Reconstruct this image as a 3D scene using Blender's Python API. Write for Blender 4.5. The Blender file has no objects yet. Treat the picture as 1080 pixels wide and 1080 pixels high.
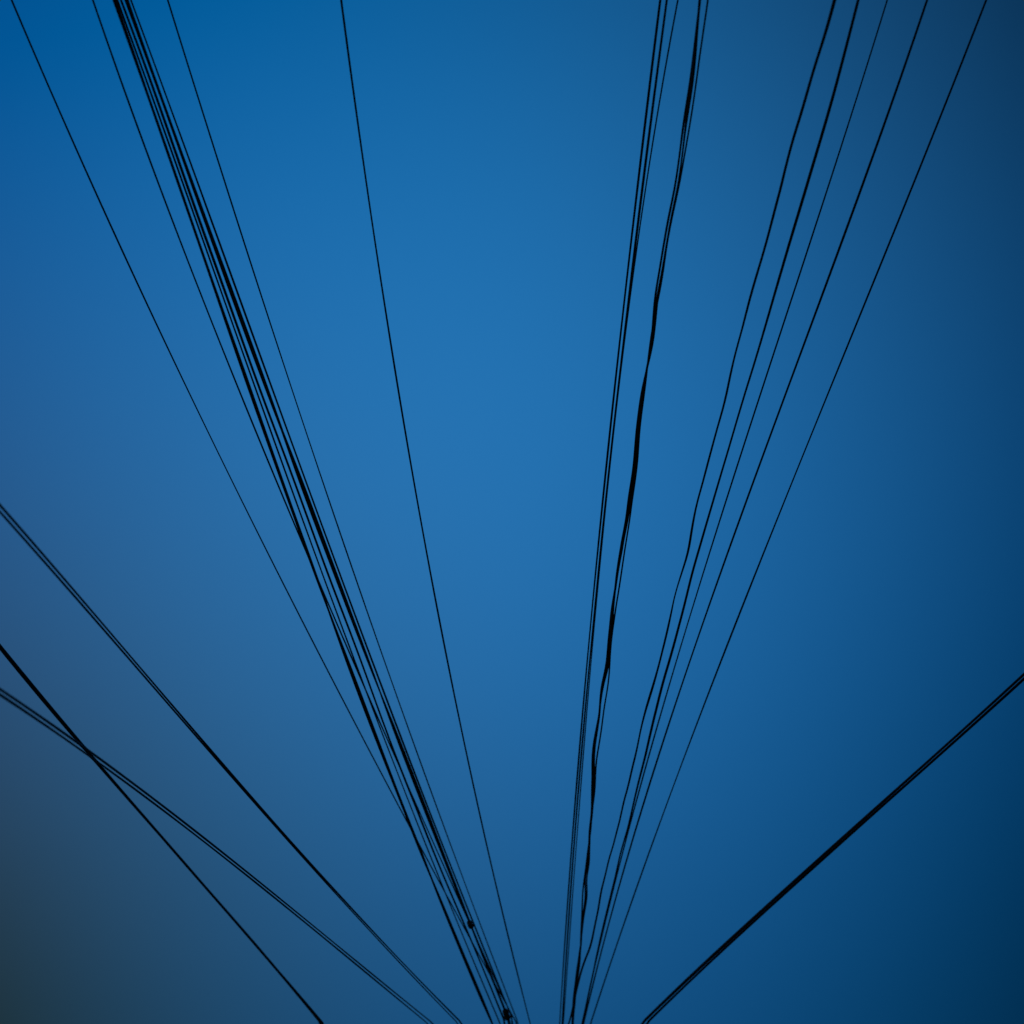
import bpy, math, random
import numpy as np
from mathutils import Vector, noise
random.seed(4)
scene = bpy.context.scene
scene.view_settings.view_transform = 'Standard'
scene.view_settings.look = 'None'
scene.view_settings.exposure = 0

PITCH = math.radians(50); HF = 540/math.tan(math.radians(20))
EYE = 1.6
cp, sp = math.cos(PITCH), math.sin(PITCH)

# ---------------------------------------------------------------- camera
cam = bpy.data.cameras.new("camera"); co = bpy.data.objects.new("camera", cam)
scene.collection.objects.link(co)
co.location = (0, 0, EYE); co.rotation_euler = (math.radians(90)+PITCH, 0, 0)
cam.sensor_width = 36; cam.lens = 18/math.tan(math.radians(20))
cam.clip_end = 5000
cam.dof.use_dof = True; cam.dof.focus_distance = 9.0; cam.dof.aperture_fstop = 1.5
scene.camera = co

def bearing(px, py):
    u = (px-540)/HF; v = (540-py)/HF
    return np.array([u, cp - v*sp, sp + v*cp])

# ---------------------------------------------------------------- materials
def material(name, c1, c2, scale, rough=0.7, metal=0.0, bump=0.2, stretch=(1,1,1)):
    m = bpy.data.materials.new(name); m.use_nodes = True
    nt = m.node_tree; b = nt.nodes["Principled BSDF"]
    tc = nt.nodes.new("ShaderNodeTexCoord"); mp = nt.nodes.new("ShaderNodeMapping")
    mp.inputs["Scale"].default_value = stretch
    n = nt.nodes.new("ShaderNodeTexNoise"); n.inputs["Scale"].default_value = scale
    n.inputs["Detail"].default_value = 6
    r = nt.nodes.new("ShaderNodeValToRGB")
    r.color_ramp.elements[0].position = .3; r.color_ramp.elements[1].position = .7
    r.color_ramp.elements[0].color = (*c1, 1); r.color_ramp.elements[1].color = (*c2, 1)
    bp = nt.nodes.new("ShaderNodeBump"); bp.inputs["Strength"].default_value = bump
    bp.inputs["Distance"].default_value = 0.02
    L = nt.links.new
    L(tc.outputs["Object"], mp.inputs[0]); L(mp.outputs[0], n.inputs["Vector"])
    L(n.outputs[0], r.inputs[0]); L(r.outputs[0], b.inputs["Base Color"])
    L(n.outputs[0], bp.inputs["Height"]); L(bp.outputs[0], b.inputs["Normal"])
    b.inputs["Roughness"].default_value = rough; b.inputs["Metallic"].default_value = metal
    return m
M_CABLE = material("black_cable_sheath", (.014,.014,.015), (.026,.026,.027), 25, .6, 0, .1)
M_WOOD = material("weathered_pole_wood", (.05,.035,.025), (.13,.10,.075), 6, .9, 0, .5, (6,6,.5))
M_PORC = material("brown_porcelain", (.05,.02,.012), (.07,.03,.018), 8, .25)
M_STEEL = material("galvanised_steel", (.18,.18,.19), (.3,.3,.31), 12, .5, .8)
M_GROUND = material("dry_ground", (.05,.045,.03), (.11,.095,.06), .6, .95, 0, .4)

def mesh_obj(name, V, F, mat, parent=None, smooth=True):
    me = bpy.data.meshes.new(name); me.from_pydata([tuple(map(float,v)) for v in V], [], F); me.update()
    me.materials.append(mat)
    if smooth: me.polygons.foreach_set("use_smooth", [True]*len(me.polygons))
    o = bpy.data.objects.new(name, me); scene.collection.objects.link(o)
    if parent: o.parent = parent
    return o

def tube(paths, sides=8):
    V, F = [], []
    for P, R in paths:
        P = np.asarray(P, float); N = len(P); base = len(V)
        T = np.gradient(P, axis=0); T /= np.linalg.norm(T, axis=1)[:,None]
        up = np.array([0,0,1.0]) if abs(T[0][2]) < .9 else np.array([1.0,0,0])
        for i in range(N):
            a = np.cross(T[i], up); a /= np.linalg.norm(a); b = np.cross(a, T[i])
            for k in range(sides):
                t = 2*math.pi*k/sides
                V.append(P[i] + R[i]*(math.cos(t)*a + math.sin(t)*b))
        for i in range(N-1):
            for k in range(sides):
                k2 = (k+1) % sides
                F.append((base+i*sides+k, base+i*sides+k2, base+(i+1)*sides+k2, base+(i+1)*sides+k))
        F.append(tuple(base+k for k in range(sides))[::-1])
        F.append(tuple(base+(N-1)*sides+k for k in range(sides)))
    return V, F

# ---------------------------------------------------------------- cables
POLE = np.array([0.42, 14.6])
ends_back, ends_front = [], []

def cable(pts, z, r, sag=.35, wob=0, wl=1.0, deg=3, seed=0, strands=1, twist=1.2, gap=1.0, pole=POLE, dx=0.0, swell=0, drop=0.0):
    pts = np.array(pts, float)
    ys = pts[:,1]; q = (ys-540)/540
    c = np.polyfit(q, pts[:,0], min(deg, len(pts)-1))
    yy = np.linspace(ys.min(), ys.max(), 110)
    xx = np.polyval(c, (yy-540)/540)
    def place(px, py, h):
        d = bearing(px, py); t = h/d[2]; return d*t
    Q = []
    for j, (px, py) in enumerate(zip(xx, yy)):
        flat = place(px, py, z-EYE)
        s = min(1, math.hypot(flat[0]-pole[0], flat[1]-pole[1])/38)
        zz = z - 4*sag*s*(1-s) - drop*(1-j/(len(yy)-1))
        p = place(px, py, zz-EYE); p[2] += EYE
        Q.append(p)
    Q = np.array(Q)
    d0 = np.hypot(Q[:,0]-pole[0], Q[:,1]-pole[1])
    if d0[0] < d0[-1]: Q = Q[::-1]
    kk = 14
    v = Q[0]-Q[kk]; v /= np.linalg.norm(v[:2])
    span = np.linalg.norm(Q[0][:2]-pole)
    L = 2.5 if drop else max(6, 37-span)
    n = int(L/.25)
    ext = []
    for i in range(n, 0, -1):
        f = i*L/n
        p = Q[0] + v*f
        if not drop: p[2] = Q[0][2]+ (z-Q[0][2])*(f/L)**1.6
        ext.append(p)
    w = np.array([pole[0]+dx, pole[1], z]); m = max(3, int(np.linalg.norm(w-Q[-1])/.2))
    tail = [Q[-1]+(w-Q[-1])*(k/m) for k in range(1, m+1)]
    P = np.vstack([ext, Q, tail])
    seg = np.r_[0, np.cumsum(np.linalg.norm(np.diff(P, axis=0), axis=1))]
    step = .06 if (wob or strands > 1) else .15
    S = np.arange(0, seg[-1], step)
    P = np.c_[[np.interp(S, seg, P[:,k]) for k in range(3)]].T
    if wob:
        for i, s in enumerate(S):
            o = noise.noise(Vector((s/wl, seed*7.3, 0)))+.5*noise.noise(Vector((s/wl*2.3, seed*7.3, 4)))
            o2 = noise.noise(Vector((s/wl, seed*7.3, 9)))
            fade = min(1, (S[-1]-s)/1.0)
            P[i,0] += wob*o*fade; P[i,2] += wob*o2*fade
    # slight unevenness of sheath thickness along the run, heavier near the pole
    thick = (1 + .3*np.clip((S-(S[-1]-14))/14, 0, 1))*np.array([1+.4*noise.noise(Vector((s/1.8, z*3+dx*40, 3))) for s in S])
    paths = []
    for k in range(strands):
        R = np.array([r*(1+swell*noise.noise(Vector((s/.5, seed, k*3+5)))) for s in S])*thick
        if strands == 1: paths.append((P, R)); continue
        D = P.copy()
        for i, s in enumerate(S):
            ph = 2*math.pi*(s/twist + k/strands) + 2*noise.noise(Vector((s/2, seed, 2)))
            g = gap*r*(1+.5*noise.noise(Vector((s*.6, seed, 1))))
            D[i,0] += g*math.cos(ph); D[i,2] += g*math.sin(ph)
        paths.append((D, R))
    V, F = tube(paths, 8)
    mesh_obj("overhead_cable", V, F, M_CABLE)
    ends_back.append(P[0].copy()); ends_front.append(P[-1].copy())
    return P

mm = .001
A = cable([(12,0),(60,110),(120,245),(180,375),(240,495),(300,620),(345,707),(385,782),(430,868),(480,960),(530,1052),(545,1080)], 9.2, 5.2*mm, dx=-.5)
B = cable([(98,0),(150,147),(200,282),(250,405),(300,527),(350,645),(400,762),(450,872),(500,985),(540,1072)], 9.0, 5*mm, dx=-.45)
C1 = cable([(121,0),(150,85),(185,184),(215,270),(250,370),(280,458),(310,545),(345,640),(380,735),(420,838),(460,935),(500,1035),(519,1080)], 8.6, 7*mm, strands=2, gap=.8, twist=6, dx=-.4, seed=2)
C2 = cable([(128,0),(165,108),(200,205),(235,300),(270,397),(305,492),(340,588),(375,685),(410,776),(450,878),(490,975),(531,1075)], 8.8, 7*mm, seed=3, wob=.02, wl=3, dx=-.36)
C3 = cable([(133,0),(174,115),(209,208),(244,305),(279,402),(314,500),(349,600),(385,690),(425,790),(462,885),(495,968),(535,1075)], 9.0, 7.3*mm, seed=4, strands=2, gap=1.0, twist=7, dx=-.33)
C4 = cable([(138,0),(183,125),(220,222),(256,322),(290,415),(323,510),(356,605),(393,700),(432,800),(466,888),(500,970),(538,1072)], 9.2, 5.8*mm, dx=-.3)
C5 = cable([(124,0),(158,96),(190,184),(222,275),(256,374),(288,462),(325,562),(362,665),(400,765),(436,858),(480,968),(527,1078)], 9.2, 5.5*mm, dx=-.27)
D = cable([(177,0),(215,122),(260,265),(300,387),(345,520),(385,638),(430,767),(480,905),(520,1010),(545,1075)], 9.4, 4.8*mm, dx=-.2)
E = cable([(360,0),(377,130),(398,270),(420,410),(445,555),(470,688),(495,810),(520,920),(545,1022),(559,1080)], 9.0, 5.4*mm, dx=-.15)
J1 = cable([(696,0),(681,130),(665,262),(649,400),(635,530),(624,650),(613,770),(604,880),(597,980),(590,1080)], 9.2, 5.6*mm, dx=.02)
J2 = cable([(703,0),(686,135),(669,270),(652,405),(637,540),(627,650),(616,770),(606,880),(599,980),(593,1080)], 9.0, 6*mm, dx=.05)
J3 = cable([(714,0),(694,125),(676,240),(655,375),(640,515),(629,640),(619,760),(609,880),(601,980),(594,1080)], 9.2, 4*mm, dx=.08)
K = cable([(738,0),(729,80),(717,160),(702,250),(689,340),(680,410),(670,480),(660,550),(650,620),(641,690),(633,760),(624,820),(621,870),(620,900),(616,945),(613,990),(608,1030),(603,1080)], 8.8, 6.4*mm, strands=2, gap=1.1, twist=3.1, wob=.024, wl=.8, seed=5, dx=.1, swell=.5, deg=7)
K2 = cable([(746,0),(733,85),(719,165),(705,255),(691,345),(681,415),(671,485),(660,560),(654,625),(645,690),(637,760),(630,810),(624,850),(619,900),(616,960),(611,1020),(605,1080)], 8.8, 5*mm, wob=.024, wl=1.1, seed=6, dx=.12, deg=6)
Lw = cable([(878,0),(853,85),(830,180),(803,275),(778,365),(757,447),(743,510),(722,590),(701,670),(683,745),(667,810),(650,880),(637,935),(622,990),(611,1035),(600,1080)], 8.6, 7*mm, wob=.022, wl=.9, seed=7, dx=.16, swell=.4, deg=5)
Mw = cable([(905,0),(880,98),(850,198),(820,300),(795,390),(768,480),(742,570),(716,655),(694,740),(675,815),(656,890),(644,945),(628,1020),(613,1080)], 8.8, 6.8*mm, wob=.012, wl=1.1, seed=8, dx=.2, deg=4)
Nw = cable([(936,0),(905,100),(870,205),(835,312),(800,422),(768,525),(735,628),(705,727),(680,812),(655,900),(635,985),(615,1080)], 9.2, 4.8*mm, dx=.25)
O = cable([(978,0),(940,112),(895,232),(850,355),(805,480),(765,595),(725,708),(690,812),(660,905),(640,975),(617,1080)], 9.0, 6.2*mm, dx=.3)
Pw = cable([(1040,0),(985,140),(935,265),(880,400),(820,543),(775,660),(735,765),(695,870),(665,955),(640,1030),(622,1080)], 9.2, 5.6*mm, dx=.36)
F1 = cable([(0,533),(60,602),(130,682),(200,765),(260,836),(320,903),(380,967),(440,1030),(487,1080)], 8.6, 5.2*mm, dx=-.5, drop=2.4, sag=.1)
F2 = cable([(0,540),(60,608),(130,687),(200,768),(260,839),(320,905),(380,970),(440,1034),(483,1080)], 8.6, 4.8*mm, dx=-.53, drop=2.4, sag=.1)
H1 = cable([(0,727),(60,768),(130,818),(200,872),(270,928),(340,984),(400,1033),(457,1080)], 8.8, 5.4*mm, dx=-.55, drop=3.2, sag=.1)
H2 = cable([(0,733),(60,773),(130,823),(200,876),(270,932),(340,988),(400,1036),(451,1080)], 8.8, 5.2*mm, dx=-.58, drop=3.2, sag=.1)
I1 = cable([(1080,711),(1010,775),(950,829),(890,882),(820,945),(750,1010),(676,1080)], 8.6, 8.6*mm, dx=.42)
I2 = cable([(1080,716),(1010,779),(950,833),(890,886),(820,949),(750,1014),(681,1080)], 8.6, 8*mm, dx=.46)
P2 = np.array([-1.9, 17.5])
G1 = cable([(0,681),(50,743),(105,806),(160,870),(220,940),(280,1009),(341,1080)], 8.6, 9.5*mm, pole=P2)
G2 = cable([(0,683),(50,745),(105,808),(160,871),(220,940),(280,1008),(339,1080)], 8.8, 8.5*mm, pole=P2)

# splice sleeves clamped on the left bundle
def splice(px, py, z, length, rad, ears):
    d = bearing(px, py); c = d*((z-EYE)/d[2]); c[2] += EYE
    i = np.argmin(np.linalg.norm(C3-c, axis=1)); c = C3[i]+np.array([0,0,-.01])
    t = C3[min(i+6,len(C3)-1)]-C3[i-6]; t /= np.linalg.norm(t)
    prof = [(-.5,.45),(-.46,.7),(-.4,.72),(-.36,1),(-.12,1),(-.1,.85),(.1,.85),(.12,1),(.36,1),(.4,.72),(.46,.7),(.5,.45)]
    V, F = tube([([c+t*length*a for a, b in prof], [rad*b for a, b in prof])], 14)
    ear = np.cross(t, [0,0,1]); ear /= np.linalg.norm(ear)
    for sgn in ears:
        q = c+t*length*sgn
        V2, F2_ = tube([([q-ear*rad*1.1, q+ear*rad*1.7], [rad*.35]*2)], 8)
        b = len(V); V += V2; F += [tuple(b+k for k in f) for f in F2_]
    mesh_obj("cable_splice", V, F, M_CABLE, smooth=False)
splice(492, 972, 8.9, .10, .024, (.2,))
splice(533, 1068, 8.95, .18, .030, (.25,))

# ---------------------------------------------------------------- poles
def pole(xy, arms, ins, h=9.9):
    root = bpy.data.objects.new("utility_pole", None); scene.collection.objects.link(root)
    x, y = xy
    zs = np.linspace(-.2, h, 14)
    V, F = tube([([(x+.01*math.sin(z*1.3), y, z) for z in zs], [.17-.006*z for z in zs])], 20)
    mesh_obj("shaft", V, F, M_WOOD, root)
    for z, x0, x1 in arms:
        w, d = .055, .05; yy = y-.19
        V = [(a, yy+b*d, z-.2+c*w) for a in (x0, x1) for b in (-1,1) for c in (-1,1)]
        F = [(0,1,3,2),(4,6,7,5),(0,4,5,1),(2,3,7,6),(0,2,6,4),(1,5,7,3)]
        o = mesh_obj("crossarm", V, F, M_WOOD, root, False)
        bv = o.modifiers.new("b","BEVEL"); bv.width = .008; bv.segments = 2
        V, F = tube([([(x, yy+.02, z-.75), (x+ (x1-x)*.55, yy+.02, z-.25)], [.012]*2), ([(x, yy+.02, z-.75), (x+(x0-x)*.55, yy+.02, z-.25)], [.012]*2)], 6)
        mesh_obj("brace", V, F, M_STEEL, root)
    paths = []
    for p in ins:
        zb = p[2]-.15
        prof = [(0,.012),(.05,.012),(.052,.04),(.075,.045),(.08,.028),(.095,.028),(.1,.038),(.12,.036),(.125,.02),(.15,.018)]
        paths.append(([(p[0], y-.19, zb+a) for a, b in prof], [b for a, b in prof]))
    V, F = tube(paths, 12) if paths else ([], [])
    if V: mesh_obj("insulators", V, F, M_PORC, root)

main = [p for p in ends_front if abs(p[1]-POLE[1]) < .6]
pole(POLE, [(z, POLE[0]-.75, POLE[0]+.75) for z in (8.6, 9.0, 9.4)], main, 9.7)
pole(P2, [(8.7, P2[0]-.6, P2[0]+.6)], [p for p in ends_front if abs(p[1]-P2[1]) < .6], 9.2)
groups = {}
for p in ends_back:
    groups.setdefault((round(p[0]/5), round(p[1]/5), p[2] < 7), []).append(p)
for g in groups.values():
    c = np.mean(g, axis=0); xs = [p[0] for p in g]; zc = c[2]
    print("support", c.round(2), len(g))
    pole((c[0], c[1]+.19), [(z, min(xs)-.4, max(xs)+.4) for z in ([zc+.15] if zc < 7 else [8.7, 9.1])], [], 9.9 if zc > 7 else zc+.3)

# ---------------------------------------------------------------- ground
n = 60; S = 2000
g = np.sign(np.linspace(-1,1,n))*np.abs(np.linspace(-1,1,n))**3*S
V = [(a, b, .15*noise.noise(Vector((a*.05, b*.05, 0)))) for b in g for a in g]
F = [(j*n+i, j*n+i+1, (j+1)*n+i+1, (j+1)*n+i) for j in range(n-1) for i in range(n-1)]
mesh_obj("ground", V, F, M_GROUND)

# ---------------------------------------------------------------- sky
def lin(c):
    c = np.array(c)/255.; return np.where(c <= .04045, c/12.92, ((c+.055)/1.055)**2.4)
tgt = {
 (0,0):(2,84,146),(270,0):(4,94,158),(540,0):(18,91,149),(810,0):(20,80,131),(1080,0):(10,52,86),
 (0,270):(22,90,152),(270,270):(26,107,171),(540,270):(34,111,172),(810,270):(27,96,154),(1080,270):(12,62,106),
 (0,540):(40,90,142),(270,540):(40,109,168),(540,540):(38,109,169),(810,540):(26,96,156),(1080,540):(12,68,117),
 (0,810):(40,72,98),(270,810):(40,92,142),(540,810):(31,99,155),(810,810):(20,87,143),(1080,810):(5,58,99),
 (0,1080):(26,50,66),(270,1080):(31,72,106),(540,1080):(24,82,132),(810,1080):(11,69,116),(1080,1080):(2,45,80)}
AMB = lin((12,54,92))
dirs, cols = [], []
for (px, py), c in tgt.items():
    d = bearing(px, py); dirs.append(d/np.linalg.norm(d)); cols.append(lin(c)-AMB)
dirs = np.array(dirs); cols = np.array(cols)
cent = []
for px in (0,360,720,1080):
    for py in (0,360,720,1080):
        d = bearing(px, py); cent.append(d/np.linalg.norm(d))
cent = np.array(cent); KAP = 9.0
Phi = np.exp(KAP*(dirs@cent.T-1))
Wt = np.linalg.solve(Phi.T@Phi + 1.5e-3*np.eye(len(cent)), Phi.T@cols)
world = bpy.data.worlds.new("World"); scene.world = world; world.use_nodes = True
nt = world.node_tree; bg = nt.nodes["Background"]; LK = nt.links.new
geo = nt.nodes.new("ShaderNodeTexCoord")
STR = .1
def vm(op): 
    x = nt.nodes.new("ShaderNodeVectorMath"); x.operation = op; return x
def ma(op, v=None):
    x = nt.nodes.new("ShaderNodeMath"); x.operation = op
    if v is not None: x.inputs[1].default_value = v
    return x
nrm = vm('NORMALIZE'); LK(geo.outputs["Generated"], nrm.inputs[0])
sky = nt.nodes.new("ShaderNodeTexSky"); sky.sky_type = 'NISHITA'; sky.sun_disc = False
SUN_EL, SUN_ROT = math.radians(1.5), math.radians(215)
sky.sun_elevation = SUN_EL; sky.sun_rotation = SUN_ROT
tint = vm('MULTIPLY'); tint.inputs[1].default_value = (.005, .02, .03)
LK(sky.outputs[0], tint.inputs[0])
acc = vm('ADD'); LK(tint.outputs[0], acc.inputs[0]); acc.inputs[1].default_value = tuple(AMB/STR)
for c, w in zip(cent, Wt):
    dt = vm('DOT_PRODUCT'); LK(nrm.outputs[0], dt.inputs[0]); dt.inputs[1].default_value = tuple(c)
    s1 = ma('SUBTRACT', 1.0); LK(dt.outputs["Value"], s1.inputs[0])
    s2 = ma('MULTIPLY', KAP); LK(s1.outputs[0], s2.inputs[0])
    ex = ma('EXPONENT'); LK(s2.outputs[0], ex.inputs[0])
    sc = vm('SCALE'); sc.inputs[0].default_value = tuple(w/STR); LK(ex.outputs[0], sc.inputs["Scale"])
    a = vm('ADD'); LK(acc.outputs[0], a.inputs[0]); LK(sc.outputs[0], a.inputs[1]); acc = a
mx = vm('MAXIMUM'); mx.inputs[1].default_value = (.005,.1,.2); LK(acc.outputs[0], mx.inputs[0])
LK(mx.outputs[0], bg.inputs["Color"]); bg.inputs["Strength"].default_value = STR
sl = bpy.data.lights.new("sun", 'SUN'); sl.energy = .12; sl.angle = math.radians(.5); sl.color = (1,.8,.6)
so = bpy.data.objects.new("sun", sl); scene.collection.objects.link(so)
sd = Vector((math.sin(SUN_ROT)*math.cos(SUN_EL), math.cos(SUN_ROT)*math.cos(SUN_EL), math.sin(SUN_EL)))
so.rotation_euler = sd.to_track_quat('Z','Y').to_euler()
